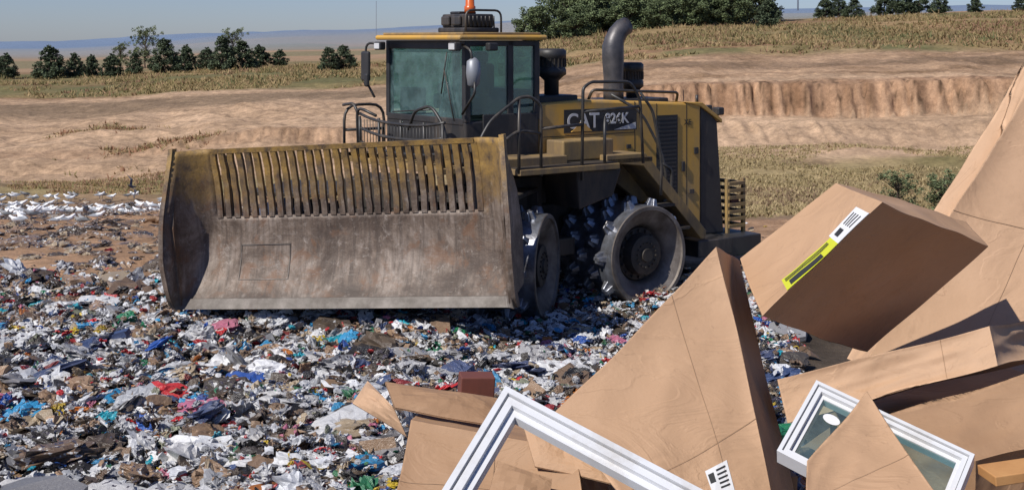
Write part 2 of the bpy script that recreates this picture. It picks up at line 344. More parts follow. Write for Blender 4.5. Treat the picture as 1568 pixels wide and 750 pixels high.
def scatter(name,x,y,size,zoff,zfun=gz,white=1.0,tiltmax=.6,cidx=None,pidx=None,smooth=False):
    n=len(x); pi=rng.choice(len(protos),n,p=PW); pp=PP.copy(); pp[:3]*=white; pp/=pp.sum(); ci=rng.choice(len(PC),n,p=pp)
    if cidx is not None: ci=np.array(cidx)
    else: size=size*np.where((ci>=10)&(ci!=19),.84,1.)
    if pidx is not None: pi=np.array(pidx)
    Vs=[];Fs=[];Cs=[];off=0
    for k,(kind,(P,F)) in enumerate(protos):
        I=np.where(pi==k)[0]
        if len(I)==0: continue
        a=rng.uniform(0,2*math.pi,len(I)); tl=rng.normal(size=(len(I),2))*tiltmax*.45
        ca,sa=np.cos(a),np.sin(a); R=np.zeros((len(I),3,3)); 
        Rz=np.zeros_like(R); Rz[:,0,0]=ca;Rz[:,0,1]=-sa;Rz[:,1,0]=sa;Rz[:,1,1]=ca;Rz[:,2,2]=1
        Rx=np.zeros_like(R); c,s_=np.cos(tl[:,0]),np.sin(tl[:,0]); Rx[:,0,0]=1;Rx[:,1,1]=c;Rx[:,1,2]=-s_;Rx[:,2,1]=s_;Rx[:,2,2]=c
        Ry=np.zeros_like(R); c,s_=np.cos(tl[:,1]),np.sin(tl[:,1]); Ry[:,1,1]=1;Ry[:,0,0]=c;Ry[:,0,2]=s_;Ry[:,2,0]=-s_;Ry[:,2,2]=c
        R=Rz@Rx@Ry; sz=size[I]*(.75 if kind in('bottle',) else 1)*(.8 if kind=='carton' else 1)*(1.3 if kind=='strip' else 1)
        W=np.einsum('nij,mj->nmi',R,P)*sz[:,None,None]
        base=np.stack([x[I],y[I],zfun(x[I],y[I])+zoff[I]],-1); W+=base[:,None,:]
        m=len(P); Fs.append((F[None]+(off+np.arange(len(I))*m)[:,None,None]).reshape(-1,4)); off+=m*len(I); Vs.append(W.reshape(-1,3))
        col=PC[ci[I]]
        if kind=='carton' and cidx is None: 
            cc=rng.random(len(I))<.6; col=np.where(cc[:,None],np.array((.37,.24,.145)),col)
        col=col*rng.uniform(.8,1.12,(len(I),1)); dirt=rng.uniform(0,.5,(len(I),1))**2; col=col*(1-dirt)+np.array((.22,.165,.12))*dirt
        al=(rng.random(len(I))<.4).astype(float)
        cv=np.repeat(np.hstack([col,al[:,None]])[:,None,:],m,1); cv[:,:,:3]*=rng.uniform(.9,1.06,(len(I),m,1)); Cs.append(cv.reshape(-1,4))
    return obj(name,mesh_np(name,np.vstack(Vs),np.vstack(Fs),M['trash'],np.clip(np.vstack(Cs),0,1),smooth))
def sample(n,d0,d1,t0,t1,pw=1.):
    y=np.sqrt(rng.uniform(d0*d0,d1*d1,n)); x=rng.uniform(t0,t1,n)*y; return x,y
def nearwheel(x,y): return np.where((x>-.6)&(x<3.2)&(y>15.2)&(y<18.6),.5,1.)
x,y=sample(12500,8.0,20.5,-.46,.22); keep=~((y>17.2)&(x/y<-.20)&(rng.random(len(x))<.9*np.clip((y-17)/2.2,0,1))); x=x[keep];y=y[keep]
sz=np.exp(rng.normal(-1.66,.48,len(x))); sz=np.clip(sz,.07,.55)*nearwheel(x,y)
scatter('refuse',x,y,sz,rng.uniform(-.02,.08,len(x))*nearwheel(x,y))
x,y=sample(7000,8.0,19.5,-.46,.22); scatter('refuse_scraps',x,y,np.exp(rng.normal(-2.5,.4,len(x)))*nearwheel(x,y)**.5,rng.uniform(.05,.16,len(x))*nearwheel(x,y),white=.9,tiltmax=1.0)
PWs=PW.copy(); PW[34:]=0; PW/=PW.sum()
x,y=sample(620,8.2,18.5,-.46,.2); scatter('refuse_bags',x,y,rng.uniform(.28,.6,len(x))*nearwheel(x,y),rng.uniform(-.02,.09,len(x)),white=1.5,tiltmax=.4)
PW[:]=PWs
x,y=sample(2600,19.5,62,-.5,.5); k=rng.random(len(x))<np.clip(.55-(y-20)/14,.035,1); x=x[k];y=y[k]; scatter('far_refuse',x,y,np.exp(rng.normal(-1.8,.5,len(x))),rng.uniform(0,.05,len(x)),white=.6)
X_=np.array([-3.75,-3.35,-4.3,-3.9,-3.0,-2.3,-1.9,-6.2,-5.7,-7.2,-4.9,-2.9,-1.2,-6.6]);Y_=np.array([9.9,9.7,11.6,11.2,9.75,9.6,9.5,18.6,18.9,18.2,12.6,12.4,10.6,17.6])
scatter('bulky_refuse',X_,Y_,np.array([1.0,.7,.9,.7,.6,.4,.5,.7,.6,.7,.6,.4,.4,.6]),np.full(14,.08),cidx=[3,3,8,7,4,13,0,6,8,8,10,18,13,14],pidx=[39,38,20,3,5,6,2,40,41,39,21,8,9,24],tiltmax=.25)
x,y=sample(8000,17.5,82,-.5,.0); 
PPs=PP.copy(); PW[:]=0; PW[:16]=1/16; PP[:]=0; PP[6:10]=.25
scatter('soil_clods',x,y,np.exp(rng.normal(-1.6,.55,len(x))),np.zeros(len(x)),tiltmax=.3); PW[:]=PWs; PP[:]=PPs
# ------------------------------------------------------------------ grass
def grass(name,x,y,h,w,col,zf=gz):
    n=len(x); z=zf(x,y); k=4; Vs=[];Cs=[]
    for j in range(k):
        a=rng.uniform(0,6.28,n); l=rng.normal(size=(n,2))*.45*h[:,None]; ox=rng.normal(size=(n,2))*w[:,None]*2.5
        b=np.stack([x+ox[:,0],y+ox[:,1],z-.03],-1); dx=np.stack([np.cos(a)*w,np.sin(a)*w*.3,a*0],-1)
        tip=b+np.stack([l[:,0],l[:,1],h*rng.uniform(.6,1.1,n)],-1)
        Vs.append(np.stack([b-dx,b+dx,tip],1)); c=col*rng.uniform(.8,1.2,(n,1)); Cs.append(np.stack([c*.85,c*.85,c*1.1],1))
    V=np.concatenate(Vs).reshape(-1,3); C=np.concatenate(Cs).reshape(-1,3); obj(name,mesh_np(name,V,np.arange(len(V)).reshape(-1,3),M['grass'],np.clip(C,0,1)))
def gc(x,y,s,*cs):
    cs=np.array(cs); f=(fbm(x*.06,y*.05,s,3)+.5)*len(cs)+rng.normal(size=len(x))*.8; return cs[np.clip(f.astype(int),0,len(cs)-1)]
x,y=sample(26000,68,109,-.02,.5); k=fbm(x*.1,y*.1,17,3)>-.06; x=x[k];y=y[k]; n=len(x)
grass('pit_grass',x,y,rng.uniform(.08,.30,n),rng.uniform(.04,.08,n),gc(x,y,5,(.20,.175,.08),(.35,.27,.14),(.30,.235,.12),(.40,.31,.17),(.22,.15,.095)))
x,y=sample(12000,84,110,-.5,0.); k=fbm(x*.07,y*.12,19,3)>-.02; x=x[k];y=y[k]; n=len(x)
grass('slope_grass',x,y,rng.uniform(.1,.35,n),rng.uniform(.04,.08,n),gc(x,y,6,(.15,.15,.06),(.30,.21,.10),(.26,.16,.10),(.20,.18,.08)))
x,y=sample(9000,107,142,-.5,-.22); k=fbm(x*.06,y*.09,81,4)+rng.normal(size=len(x))*.03>.14; x=x[k];y=y[k]; n=len(x)
grass('scrub_grass',x,y,rng.uniform(.1,.6,n),rng.uniform(.06,.12,n),gc(x,y,8,(.12,.13,.05),(.22,.18,.08),(.28,.15,.09),(.30,.22,.11)))
x,y=sample(36000,148,235,-.5,.5); rr=ss(-.12,.05,x/y); k=(y+fbm(x*.05,y*.05,21,4)*14>169-18*rr)&(fbm(x*.08,y*.08,23,3)>-.1); x=x[k];y=y[k]; n=len(x)
grass('ridge_grass',x,y,rng.uniform(.15,.6,n)*(1+1.2*(rng.random(n)<.06)),rng.uniform(.06,.16,n),gc(x,y,7,(.13,.135,.06),(.25,.19,.09),(.32,.23,.12),(.19,.16,.07),(.27,.16,.10)))
# ------------------------------------------------------------------ trees
def leafcloud(P,size,colr,upbias=.3):
    n=len(P); nr=rng.normal(size=(n,3)); nr[:,2]+=upbias; nr/=np.linalg.norm(nr,axis=1)[:,None]
    a=np.cross(nr,rng.normal(size=(n,3))); a/=np.linalg.norm(a,axis=1)[:,None]; b=np.cross(nr,a); s_=(size*rng.uniform(.6,1.3,n))[:,None]
    V=np.stack([P-a*s_,P-b*s_*.6,P+a*s_,P+b*s_*.6],1).reshape(-1,3); return V,np.repeat(colr,4,0)
def tree_mesh(name,kind,seed,nl=5000):
    global rng; rng=np.random.default_rng(seed)
    bm=bmesh.new(); cl=[]
    if kind=='juniper':
        add_tube(bm,[(0,0,-.3),(.05,0,2),(0,.05,4),(0,0,5.4)],[.16,.12,.07,.02],7)
        for i in range(120):
            h=rng.uniform(.2,5.5); r=(2.25*(1-(h/6.3)**1.5)**.8)*(.75+.25*min(1,h/.8))*rng.uniform(.35,1.08); a=rng.uniform(0,6.28)
            q=np.array((math.cos(a)*r,math.sin(a)*r,h+r*.2)); cl.append((q,rng.uniform(.32,.62)*(1.15-h/10)))
            if i%3==0: add_tube(bm,[(0,0,max(.2,h-.3)),tuple(q)],[.035,.012],5)
        for i in range(12): cl.append((np.array((rng.normal()*.25,rng.normal()*.25,rng.uniform(4.6,6.1))),.28))
        base=np.array((.070,.090,.050)); sz=.15
    elif kind=='deciduous':
        add_tube(bm,[(0,0,-.4),(.1,0,1.5),(.0,.1,3.2),(.1,0,6.5)],[.30,.24,.18,.05],8)
        for i in range(44):
            a=rng.uniform(0,6.28); h=rng.uniform(.8,8.4); rr=4.0*math.sqrt(max(.05,1-((h-4.4)/4.8)**2))*rng.uniform(.35,1.)
            q=np.array((math.cos(a)*rr,math.sin(a)*rr,h)); add_tube(bm,[(0,0,max(1.0,h*.5)),tuple(q*np.array((.5,.5,.85))),tuple(q)],[.10,.06,.02],5)
            for j in range(5): cl.append((q+rng.normal(size=3)*.7,rng.uniform(.5,.95)))
        base=np.array((.115,.145,.068)); sz=.20
    else: # sparse
        add_tube(bm,[(0,0,-.3),(.1,0,2),(-.1,.1,4),(0,0,7.5)],[.16,.13,.09,.03],7)
        for i in range(40):
            a=rng.uniform(0,6.28); h=rng.uniform(1.6,8.2); rr=rng.uniform(.4,2.4)
            q=np.array((math.cos(a)*rr,math.sin(a)*rr,h)); add_tube(bm,[(0,0,h*.65),tuple(q)],[.06,.015],5)
            for j in range(3): cl.append((q+rng.normal(size=3)*.35,rng.uniform(.25,.55)))
        base=np.array((.13,.155,.075)); sz=.13
    w=np.array([c[1]**2 for c in cl]); w/=w.sum(); I=rng.choice(len(cl),nl,p=w)
    cen=np.array([c[0] for c in cl])[I]; rad=np.array([c[1] for c in cl])[I]
    dd=rng.normal(size=(nl,3)); dd/=np.linalg.norm(dd,axis=1)[:,None]; P=cen+dd*(rad*rng.uniform(.3,1.08,nl))[:,None]
    P[:,2]=np.maximum(P[:,2],.1)
    ct=rng.uniform(.55,1.5,len(cl))[I]; col=base[None]*ct[:,None]*rng.uniform(.7,1.3,(nl,1))
    V,Cc=leafcloud(P,sz,col); me=mesh_np(name,V,np.arange(len(V)).reshape(-1,4),M['leaf'],Cc)
    tm=bpy.data.meshes.new('t'); bm.to_mesh(tm); bm.free()
    b2=bmesh.new(); b2.from_mesh(me); nf=len(b2.faces); b2.from_mesh(tm); b2.faces.ensure_lookup_table()
    for f in b2.faces[nf:]: f.material_index=1
    b2.to_mesh(me); b2.free(); me.materials.append(M['bark']); return me
JM=[tree_mesh('juniper%d'%i,'juniper',40+i,7500) for i in range(4)]
DM=[tree_mesh('deciduous%d'%i,'deciduous',60+i,15000) for i in range(3)]
SM=[tree_mesh('sparse%d'%i,'sparse',80+i,3800) for i in range(2)]
rng=np.random.default_rng(99)
def plant(name,me,x,y,h,wd,h0):
    o=obj(name,me); o.location=(x,y,float(gz(np.array([x]),np.array([y]))[0])-.1); s_=h/h0; o.scale=(s_*wd,s_*wd,s_); o.rotation_euler=(0,0,rng.uniform(0,6)); return o
for i,(t,d,h,wd) in enumerate([(-.388,225,4.6,1.3),(-.354,222,6.0,1.3),(-.335,226,4.6,1.1),(-.322,230,4.0,1.2),(-.307,222,4.3,1.3),(-.289,230,4.2,1.0),(-.266,226,6.4,1.2),(-.250,232,5.0,1.2),(-.234,240,4.2,1.4),(-.222,226,6.4,1.05),(-.207,230,5.2,1.4),(-.193,238,4.2,1.5),(-.178,240,3.2,1.5),(-.140,212,4.0,1.3),(-.129,214,4.2,1.3),
   (.196,205,4.8,1.3),(.240,235,4.0,1.4),(.250,238,4.4,1.3),(.262,232,3.6,1.4),(.285,240,4.8,1.4),(.300,238,5.6,1.3),(.312,240,4.8,1.3),(.328,244,3.6,1.6),(.355,250,3.0,1.5),(.39,240,3.0,1.6),(.42,240,4,1.3),(-.42,230,5,1.2)]):
    plant('juniper_tree',JM[i%4],t*d,d,h,wd,6.2)
for i,(t,d,h,wd) in enumerate([(.018,225,6.5,1.1),(.040,232,9.0,1.1),(.062,226,8.4,1.1),(.085,230,9.8,1.1),(.108,234,10.4,1.1),(.128,226,9.2,1.1),(.150,232,10.0,1.1),(.172,228,9.0,1.1),(.190,230,8.6,1.1),(.09,216,6.0,1.4),(.140,214,6.0,1.4),(.12,245,12,1.1),(.165,216,6,1.4),(.06,246,11,1.1),(.05,215,5.4,1.4),(.115,212,5,1.4)]):
    plant('deciduous_tree',DM[i%3],t*d,d,h,wd,9.0)
for i,(t,d,h,wd) in enumerate([(-.281,300,9.5,1.1),(-.300,300,6.5,1.2),(-.214,300,8.0,1.2)]):
    plant('sparse_tree',SM[i%2],t*d,d,h,wd,8.4)
for i,(t,d,h,wd) in enumerate([(.2955,76,2.0,1.0),(.331,75,2.1,1.2),(.342,77,1.7,1.2)]):
    o=plant('weed_bush',SM[i%2],t*d,d,h,wd*1.6,6.0); o.location.z-=.5
# ------------------------------------------------------------------ gulls
def gull_parts(fly=False):
    bm=bmesh.new()
    add_tube(bm,[(-.20,0,.16),(-.12,0,.17),(0,0,.17),(.10,0,.20),(.15,0,.25),(.19,0,.27),(.22,0,.265)],[.01,.045,.07,.06,.035,.034,.012],7)
    for s_ in (-1,1):
        if fly:
            v=[bm.verts.new(q) for q in ((.08,s_*.05,.2),(.06,s_*.32,.34),(-.10,s_*.62,.22),(-.06,s_*.28,.28),(-.08,s_*.05,.18))]; bm.faces.new(v)
        else:
            v=[bm.verts.new(q) for q in ((.08,s_*.066,.20),(0,s_*.085,.16),(-.28,s_*.02,.17),(-.1,s_*.03,.23))]; bm.faces.new(v)
            add_tube(bm,[(.0,s_*.03,.12),(.01,s_*.03,0)],.008,4)
    bm.verts.ensure_lookup_table(); bmesh.ops.triangulate(bm,faces=bm.faces[:])
    V=np.array([v.co[:] for v in bm.verts]); F=np.array([[q.index for q in f.verts] for f in bm.faces]); 
    C=np.tile(np.array((.8,.8,.8)),(len(V),1)); C[49:]=(.30,.32,.35)
    if fly: C[:]=(.12,.12,.13)
    bm.free(); return V,F,C
gv,gf,gcx=gull_parts(); Vs=[];Fs=[];Cs=[]; off=0
for i in range(230):
    y_=rng.choice([60,65,70,76,82])+rng.normal()*1.0; x_=y_*rng.uniform(-.42,-.262)
    if rng.random()<.12: y_=rng.uniform(46,62); x_=y_*rng.uniform(-.42,-.3)
    a=rng.choice([0,3.14])+rng.normal()*.5; R=np.array([[math.cos(a),-math.sin(a),0],[math.sin(a),math.cos(a),0],[0,0,1]])
    Vs.append(gv@R.T*rng.uniform(1.25,1.5)+np.array((x_,y_,float(gz(np.array([x_]),np.array([y_]))[0])+.10))); Fs.append(gf+off); off+=len(gv); Cs.append(gcx*(1 if rng.random()<.8 else .35))
obj('gull_flock',mesh_np('gull_flock',np.vstack(Vs),np.vstack(Fs),M['gull'],np.vstack(Cs),True))
v_,f_,c_=gull_parts(True); o=obj('flying_bird',mesh_np('flying_bird',v_,f_,M['gull'],c_)); o.location=(-16.2,55,-2.7); o.rotation_euler=(.9,.5,1.2)
# ------------------------------------------------------------------ pylons
def pylon(x,y,h):
    z=float(gz(np.array([x]),np.array([y]))[0]); p=empty('transmission_tower',(x,y,z)); bm=bmesh.new(); w=h*.13; r=h*.008
    for sx in(-1,1):
        for sy in (-1,1): add_tube(bm,[(sx*w,sy*w,0),(sx*w*.3,sy*w*.3,h*.65),(sx*w*.12,sy*w*.12,h)],r,4)
    for k in range(7):
        a=h*k/8; b=h*(k+1)/8; wa=w*(1-.95*k/8); wb=w*(1-.95*(k+1)/8)
        for sx in(-1,1): add_tube(bm,[(-sx*wa,-w*.5,a),(sx*wb,-w*.5,b)],r*.7,4)
    for k in (.65,.8,.93): add_tube(bm,[(-h*.28,0,h*k),(0,0,h*(k+.03)),(h*.28,0,h*k)],r,4)
    bm_obj('lattice',bm,M['greymetal'],p)
pylon(.250*900,900,20); pylon(.318*620,620,17)
bm=bmesh.new(); add_tube(bm,[(0,0,0),(0,0,95)],.6,5); o=bm_obj('radio_mast',bm,M['greymetal']); o.location=(-.104*2600,2600,float(gz(np.array([-270.]),np.array([2600.]))[0])-25)
bm=bmesh.new(); add_tube(bm,[(0,0,0),(0,0,30),(0,0,32),(0,0,38),(0,0,44),(0,0,46)],[2,2,6,9,6,1],12); o=bm_obj('water_tower',bm,M['decalwhite'],None,True); o.location=(.219*3200,3200,float(gz(np.array([700.]),np.array([3200.]))[0])+12)
# ------------------------------------------------------------------ COMPACTOR
root=empty('landfill_compactor')
FR=empty('front_frame',(-1.63,17.77,0),(0,0,math.radians(254)),root)
RR=empty('rear_frame',(.68,19.54,0),(0,0,math.radians(216)),root)
BL=empty('blade_pivot',(1.55,.08,.36),(math.radians(3.6),0,0),FR)
def hwf(w): return float(np.interp(w,[0,.5,1.0,1.5,1.95],[2.23,2.25,2.25,2.21,2.17]))
def f_prof(w): return float(np.interp(w,[0,.12,.3,.55,.85,1.1,1.4,1.7,1.95],[.36,.27,.15,.05,0,.0,.03,.08,.15]))
def f_front(w): return float(np.interp(w,[0,.15,.6,1.2,1.95],[.46,.57,.66,.60,.42]))
def s_c(w): return float(np.interp(w,[0,.3,.8,1.05,1.95],[2.10,1.99,1.88,1.77,1.75]))
bm=bmesh.new()
def ring(w):
    sc_=s_c(w); out=[]; hw=hwf(w)
    for q in np.linspace(-1,1,41): out.append((q*sc_,f_prof(w)))
    ks=(1,.88,.76,.62,.45,.22)
    L=[(-sc_-(hw-sc_)*k,f_prof(w)+(f_front(w)-f_prof(w))*(k**2.1)) for k in ks]
    Rr=[(sc_+(hw-sc_)*k,f_prof(w)+(f_front(w)-f_prof(w))*(k**2.1)) for k in ks[::-1]]
    return L+out+Rr
wall=list(np.linspace(0,1.95,30)); rows=[[bm.verts.new((f,s_,w)) for s_,f in ring(w)] for w in wall]; nr=len(rows[0])
for i in range(len(wall)-1):
    for j in range(nr-1):
        core=6<=j<nr-7
        if core and wall[i]>=1.06: continue
        bm.faces.new((rows[i][j],rows[i][j+1],rows[i+1][j+1],rows[i+1][j]))
bmesh.ops.delete(bm,geom=[v for v in bm.verts if not v.link_faces],context='VERTS')
o=bm_obj('moldboard',bm,M['blade'],BL,True); so=o.modifiers.new('s','SOLIDIFY'); so.thickness=.04; so.offset=0
bm=bmesh.new(); nb=29; zz=np.linspace(1.06,1.90,9)
for i in range(nb+1):
    q=(-1+2*i/nb)*1.75; jt=[rng.normal()*.004 for _ in range(9)]
    for k_,(a,b) in enumerate(zip(zz[:-1],zz[1:])):
        fa,fb=f_prof(a),f_prof(b); hwid=.037; qa=q+jt[k_]; qb=q+jt[k_+1]
        v=[bm.verts.new(c) for c in ((fa+.03,qa-hwid,a),(fa+.03,qa+hwid,a),(fa-.03,qa+hwid,a),(fa-.03,qa-hwid,a),(fb+.03,qb-hwid,b),(fb+.03,qb+hwid,b),(fb-.03,qb+hwid,b),(fb-.03,qb-hwid,b))]
        for f in ((0,1,5,4),(1,2,6,5),(2,3,7,6),(3,0,4,7)): bm.faces.new([v[k] for k in f])
bm_obj('trash_rack_bars',bm,M['blade'],BL)
def strip_w(name,w0,w1,off,th,full=True,mat='blade'):
    bm=bmesh.new(); A=[];B=[]
    for w in (w0,w1):
        pts=ring(w) if full else ring(w)[6:-6]
        A.append([bm.verts.new((f+off,s_,w)) for s_,f in pts]); B.append([bm.verts.new((f+off-th,s_,w)) for s_,f in pts])
    n=len(A[0])
    for j in range(n-1):
        bm.faces.new((A[0][j],A[0][j+1],A[1][j+1],A[1][j])); bm.faces.new((B[0][j],B[1][j],B[1][j+1],B[0][j+1]))
        bm.faces.new((A[1][j],A[1][j+1],B[1][j+1],B[1][j])); bm.faces.new((A[0][j],B[0][j],B[0][j+1],A[0][j+1]))
    for e in (0,n-1): bm.faces.new((A[0][e],A[1][e],B[1][e],B[0][e]))
    return bm_obj(name,bm,M[mat],BL)
strip_w('top_rail',1.89,1.95,.035,.07,False); strip_w('cutting_edge',-.03,.09,.05,.05,True,'edge')
for s_,nm in ((-1,'right_end_plate'),(1,'left_end_plate')):
    bm=bmesh.new(); ws2=np.linspace(-.02,1.99,16)
    for a,b in zip(ws2[:-1],ws2[1:]):
        fa,fb=f_front(a)+.02,f_front(b)+.02; ya0,ya1,yb0,yb1=s_*(hwf(a)-.02),s_*(hwf(a)+.04),s_*(hwf(b)-.02),s_*(hwf(b)+.04)
        v=[bm.verts.new(c) for c in ((fa,ya0,a),(fa,ya1,a),(fa-.11,ya1,a),(fa-.11,ya0,a),(fb,yb0,b),(fb,yb1,b),(fb-.11,yb1,b),(fb-.11,yb0,b))]
        for f in ((0,1,5,4),(1,2,6,5),(2,3,7,6),(3,0,4,7)): bm.faces.new([v[k] for k in f])
    bm_obj(nm,bm,M['blade'],BL)
    prism(nm+'_gusset',BL,[(f_front(.1)-.1,.02),(f_front(1)-.1,1.0),(f_front(1.9)-.08,1.9),(-.1,1.3),(-.25,.8),(-.15,.15)],s_*2.15,s_*2.18,'blade',0)
def onbx(bm,s0,s1,w0,w1,e,n=5):
    for k in range(n):
        a=w0+(w1-w0)*k/n; b=w0+(w1-w0)*(k+1)/n
        v=[bm.verts.new(c) for c in ((f_prof(a)+e,s0,a),(f_prof(a)+e,s1,a),(f_prof(b)+e,s1,b),(f_prof(b)+e,s0,b))]; bm.faces.new(v)
bm=bmesh.new()
for (s0,s1,w0,w1) in ((-1.47,-.78,.29,.72),):
    onbx(bm,s0,s1,w1-.010,w1,.025,1); onbx(bm,s0,s1,w0,w0+.010,.025,1); onbx(bm,s0,s0+.010,w0,w1,.025); onbx(bm,s1-.010,s1,w0,w1,.025)
o=bm_obj('weld_beads',bm,M['edge'],BL); so=o.modifiers.new('s','SOLIDIFY'); so.thickness=.006; so.offset=1
boxes('push_beams',BL,[(-.22,-.06,-1.9,1.9,.15,.32),(-.22,-.06,-1.9,1.9,.8,.98),(-.25,-.04,-.9,-.75,.1,1.05),(-.25,-.04,.75,.9,.1,1.05),(-.18,-.03,-1.72,-1.66,1.0,1.85),(-.18,-.03,1.60,1.66,1.0,1.85)],'dark')
boxes('front_chassis',FR,[(-1.3,1.15,-.55,.55,.45,1.35),(.2,1.45,-.72,-.55,.4,.7),(.2,1.45,.55,.72,.4,.7),(-.3,.5,-.5,.5,1.35,1.75)],'dark',.02)
tubes('lift_cylinders',FR,[[(.1,.35,1.5),(1.35,.55,1.0)],[(.1,-.35,1.5),(1.35,-.55,1.0)]],.07,'dark')
tubes('cylinder_rods',FR,[[(.8,.46,1.25),(1.42,.57,.95)],[(.8,-.46,1.25),(1.42,-.57,.95)]],.035,'steel')
boxes('front_fenders',FR,[(-.75,.75,.60,1.85,1.50,1.56),(-.75,.75,-1.85,-.60,1.50,1.56),(-.8,-.75,.6,1.85,1.2,1.56)],'dark',.01)
def wheel(nm,parent,u,side,v_off=0,R=.69,zc=.60):
    W=empty(nm,(u,v_off,zc),(0,0,0),parent); vi,vo=.72,1.88
    def revolve(prof,mat,name,smooth=True,seg=48):
        bm=bmesh.new(); rings=[[bm.verts.new((r*math.cos(2*math.pi*j/seg),side*v,r*math.sin(2*math.pi*j/seg))) for j in range(seg)] for v,r in prof]
        for a,b in zip(rings,rings[1:]):
            for j in range(seg): bm.faces.new((a[j],a[(j+1)%seg],b[(j+1)%seg],b[j]))
        o=bm_obj(name,bm,M[mat],W,smooth)
        es=o.modifiers.new('e','EDGE_SPLIT'); es.split_angle=math.radians(35)
    revolve([(vi,.2),(vi,R),(vo,R)],'steel','drum')
    revolve([(vo,R),(vo+.012,R-.01),(vo+.012,R-.06),(vo-.02,R-.07),(vo-.12,.44),(vo-.2,.39),(vo-.26,.38)],'disc','side_plate')
    revolve([(vo-.26,.38),(vo-.22,.36),(vo-.22,.29),(vo-.06,.275),(vo-.05,.24),(vo-.05,.10),(vo-.02,.09),(vo-.02,.001)],'dark','hub')
    bm=bmesh.new()
    for j in range(16):
        a=2*math.pi*j/16; cx,cz=.325*math.cos(a),.325*math.sin(a); add_tube(bm,[(cx,side*(vo-.24),cz),(cx,side*(vo-.185),cz)],.022,6)
        a+=.1; cx,cz=.17*math.cos(a),.17*math.sin(a); add_tube(bm,[(cx,side*(vo-.06),cz),(cx,side*(vo-.03),cz)],.014,6)
    bm_obj('bolts',bm,M['dark'],W)
    bm=bmesh.new()
    for r in range(5):
        v0=vi+.12+r*(vo-vi-.32)/4
        for j in range(10):
            a=2*math.pi*(j+(.5 if r%2 else 0))/10
            for (hu,hv) in ((.085,.035),(.035,.09)):
                mat4=Matrix.Rotation(-a,4,'Y'); vs=[]
                for (k,h) in ((1.25,R-.02),(.7,R+.10)):
                    for (sx,sy) in ((-1,-1),(1,-1),(1,1),(-1,1)): vs.append(bm.verts.new(mat4@Vector((h,side*v0+sy*hv*k,sx*hu*k))))
                for f in ((0,1,5,4),(1,2,6,5),(2,3,7,6),(3,0,4,7),(4,5,6,7)): bm.faces.new([vs[q] for q in f])
    bm_obj('cleats',bm,M['steel'],W,False,.008)
wheel('front_left_drum',FR,-.1,1,.27); wheel('front_right_drum',FR,0,-1); wheel('rear_left_drum',RR,-.14,1); wheel('rear_right_drum',RR,0,-1)
# rear frame / hood
boxes('rear_chassis',RR,[(-2.35,1.7,-.66,.66,.50,1.25),(-2.2,1.5,-.60,.60,1.25,1.86),(-1.0,-.6,-.9,.9,.5,.75)],'dark',.02)
prism('hood',RR,[(1.05,1.86),(1.05,2.70),(.2,2.73),(-2.05,2.62),(-2.05,.62),(-1.30,.62),(-1.12,.9),(-.62,1.55),(-.5,1.86)],-.94,.94,'yellow',.035)
prism('radiator_guard',RR,[(-2.062,.60),(-2.062,2.55),(-2.12,2.56),(-2.42,2.33),(-2.56,.60)],-.92,.92,'black',.02)
prism('hood_top_rear',RR,[(-1.7,2.645),(-2.08,2.63),(-2.5,2.36),(-2.5,2.30),(-2.04,2.57)],-.95,.95,'yellow',.01)
boxes('hood_seams',RR,[(-.712,-.700,.935,.9425,1.87,2.68),(-1.752,-1.742,.935,.9425,.66,2.63),(-1.142,-1.132,.935,.9425,.95,2.64),(-1.132,-1.742,.935,.9425,.66,.67),(.3,.31,.935,.9425,1.87,2.3),(-.7,1.04,.935,.9425,2.225,2.235)],'ink',0)
boxes('door_handles',RR,[(-1.70,-1.64,.94,.965,1.6,1.75),(-1.98,-1.9,.94,.965,1.85,1.95),(-.62,-.54,.94,.965,2.0,2.06),(-1.9,-1.8,.94,.955,1.25,1.32)],'black',.005)
lv=[(-1.53,-1.17,.94,.958,1.25+i*.06,1.278+i*.06) for i in range(20)]
boxes('grille_louvres',RR,lv,'black',0); boxes('grille_back',RR,[(-1.56,-1.14,.90,.948,1.2,2.46)],'ink',0)
boxes('decal_panel',RR,[(-.74,.62,.93,.947,2.27,2.60)],'ink',0)
def text(s_,u,w,size,mat,v=.960,off=.005):
    c=bpy.data.curves.new('lettering','FONT'); c.body=s_; c.size=size; c.extrude=.002; c.materials.append(M[mat]); c.offset=off
    o=obj('lettering',c,RR); o.matrix_local=Matrix(((-1,0,0,u),(0,0,1,v),(0,1,0,w),(0,0,0,1))); return o
text('CAT',.58,2.335,.30,'decalwhite'); text('826K',-.12,2.38,.21,'decalwhite'); text('XE',-1.70,2.30,.12,'ink',.945,.001)
prism('badge_triangle',RR,[(.50,2.285),(.12,2.285),(.31,2.43)],.945,.966,'yellow',0)
prism('stripe',RR,[(-.30,2.285),(-.72,2.285),(-.72,2.38)],.945,.952,'decalwhite',0)
boxes('walkway',RR,[(.30,2.0,.95,1.78,1.82,1.90),(.30,2.75,-1.95,-.9,1.82,1.90),(2.3,2.75,-1.95,1.05,1.82,1.90),(1.0,2.0,.97,1.5,1.90,2.02)],'yellow2',.01)
prism('side_tank',RR,[(1.0,1.82),(.2,1.82),(.35,1.45),(.95,1.3)],.95,1.70,'dark',.02)
boxes('walkway_tread',RR,[(.32,1.98,.98,1.76,1.903,1.912),(-.55,.28,.97,1.5,1.86,1.92)],'dark',.0)
boxes('battery_box',RR,[(.05,.95,.96,1.35,1.92,2.20)],'yellow2',.02)
prism('rear_fender',RR,[(.30,1.88),(-.38,1.80),(-1.52,.66),(-1.60,.66),(-1.62,.78),(-.42,1.98),(.30,1.98)],.945,1.50,'yellow2',.01)
prism('fender_skirt',RR,[(.9,1.86),(-.4,1.80),(-.95,1.25),(-.78,1.2),(-.3,1.52),(.45,1.6)],.90,1.0,'yellow2',.01)
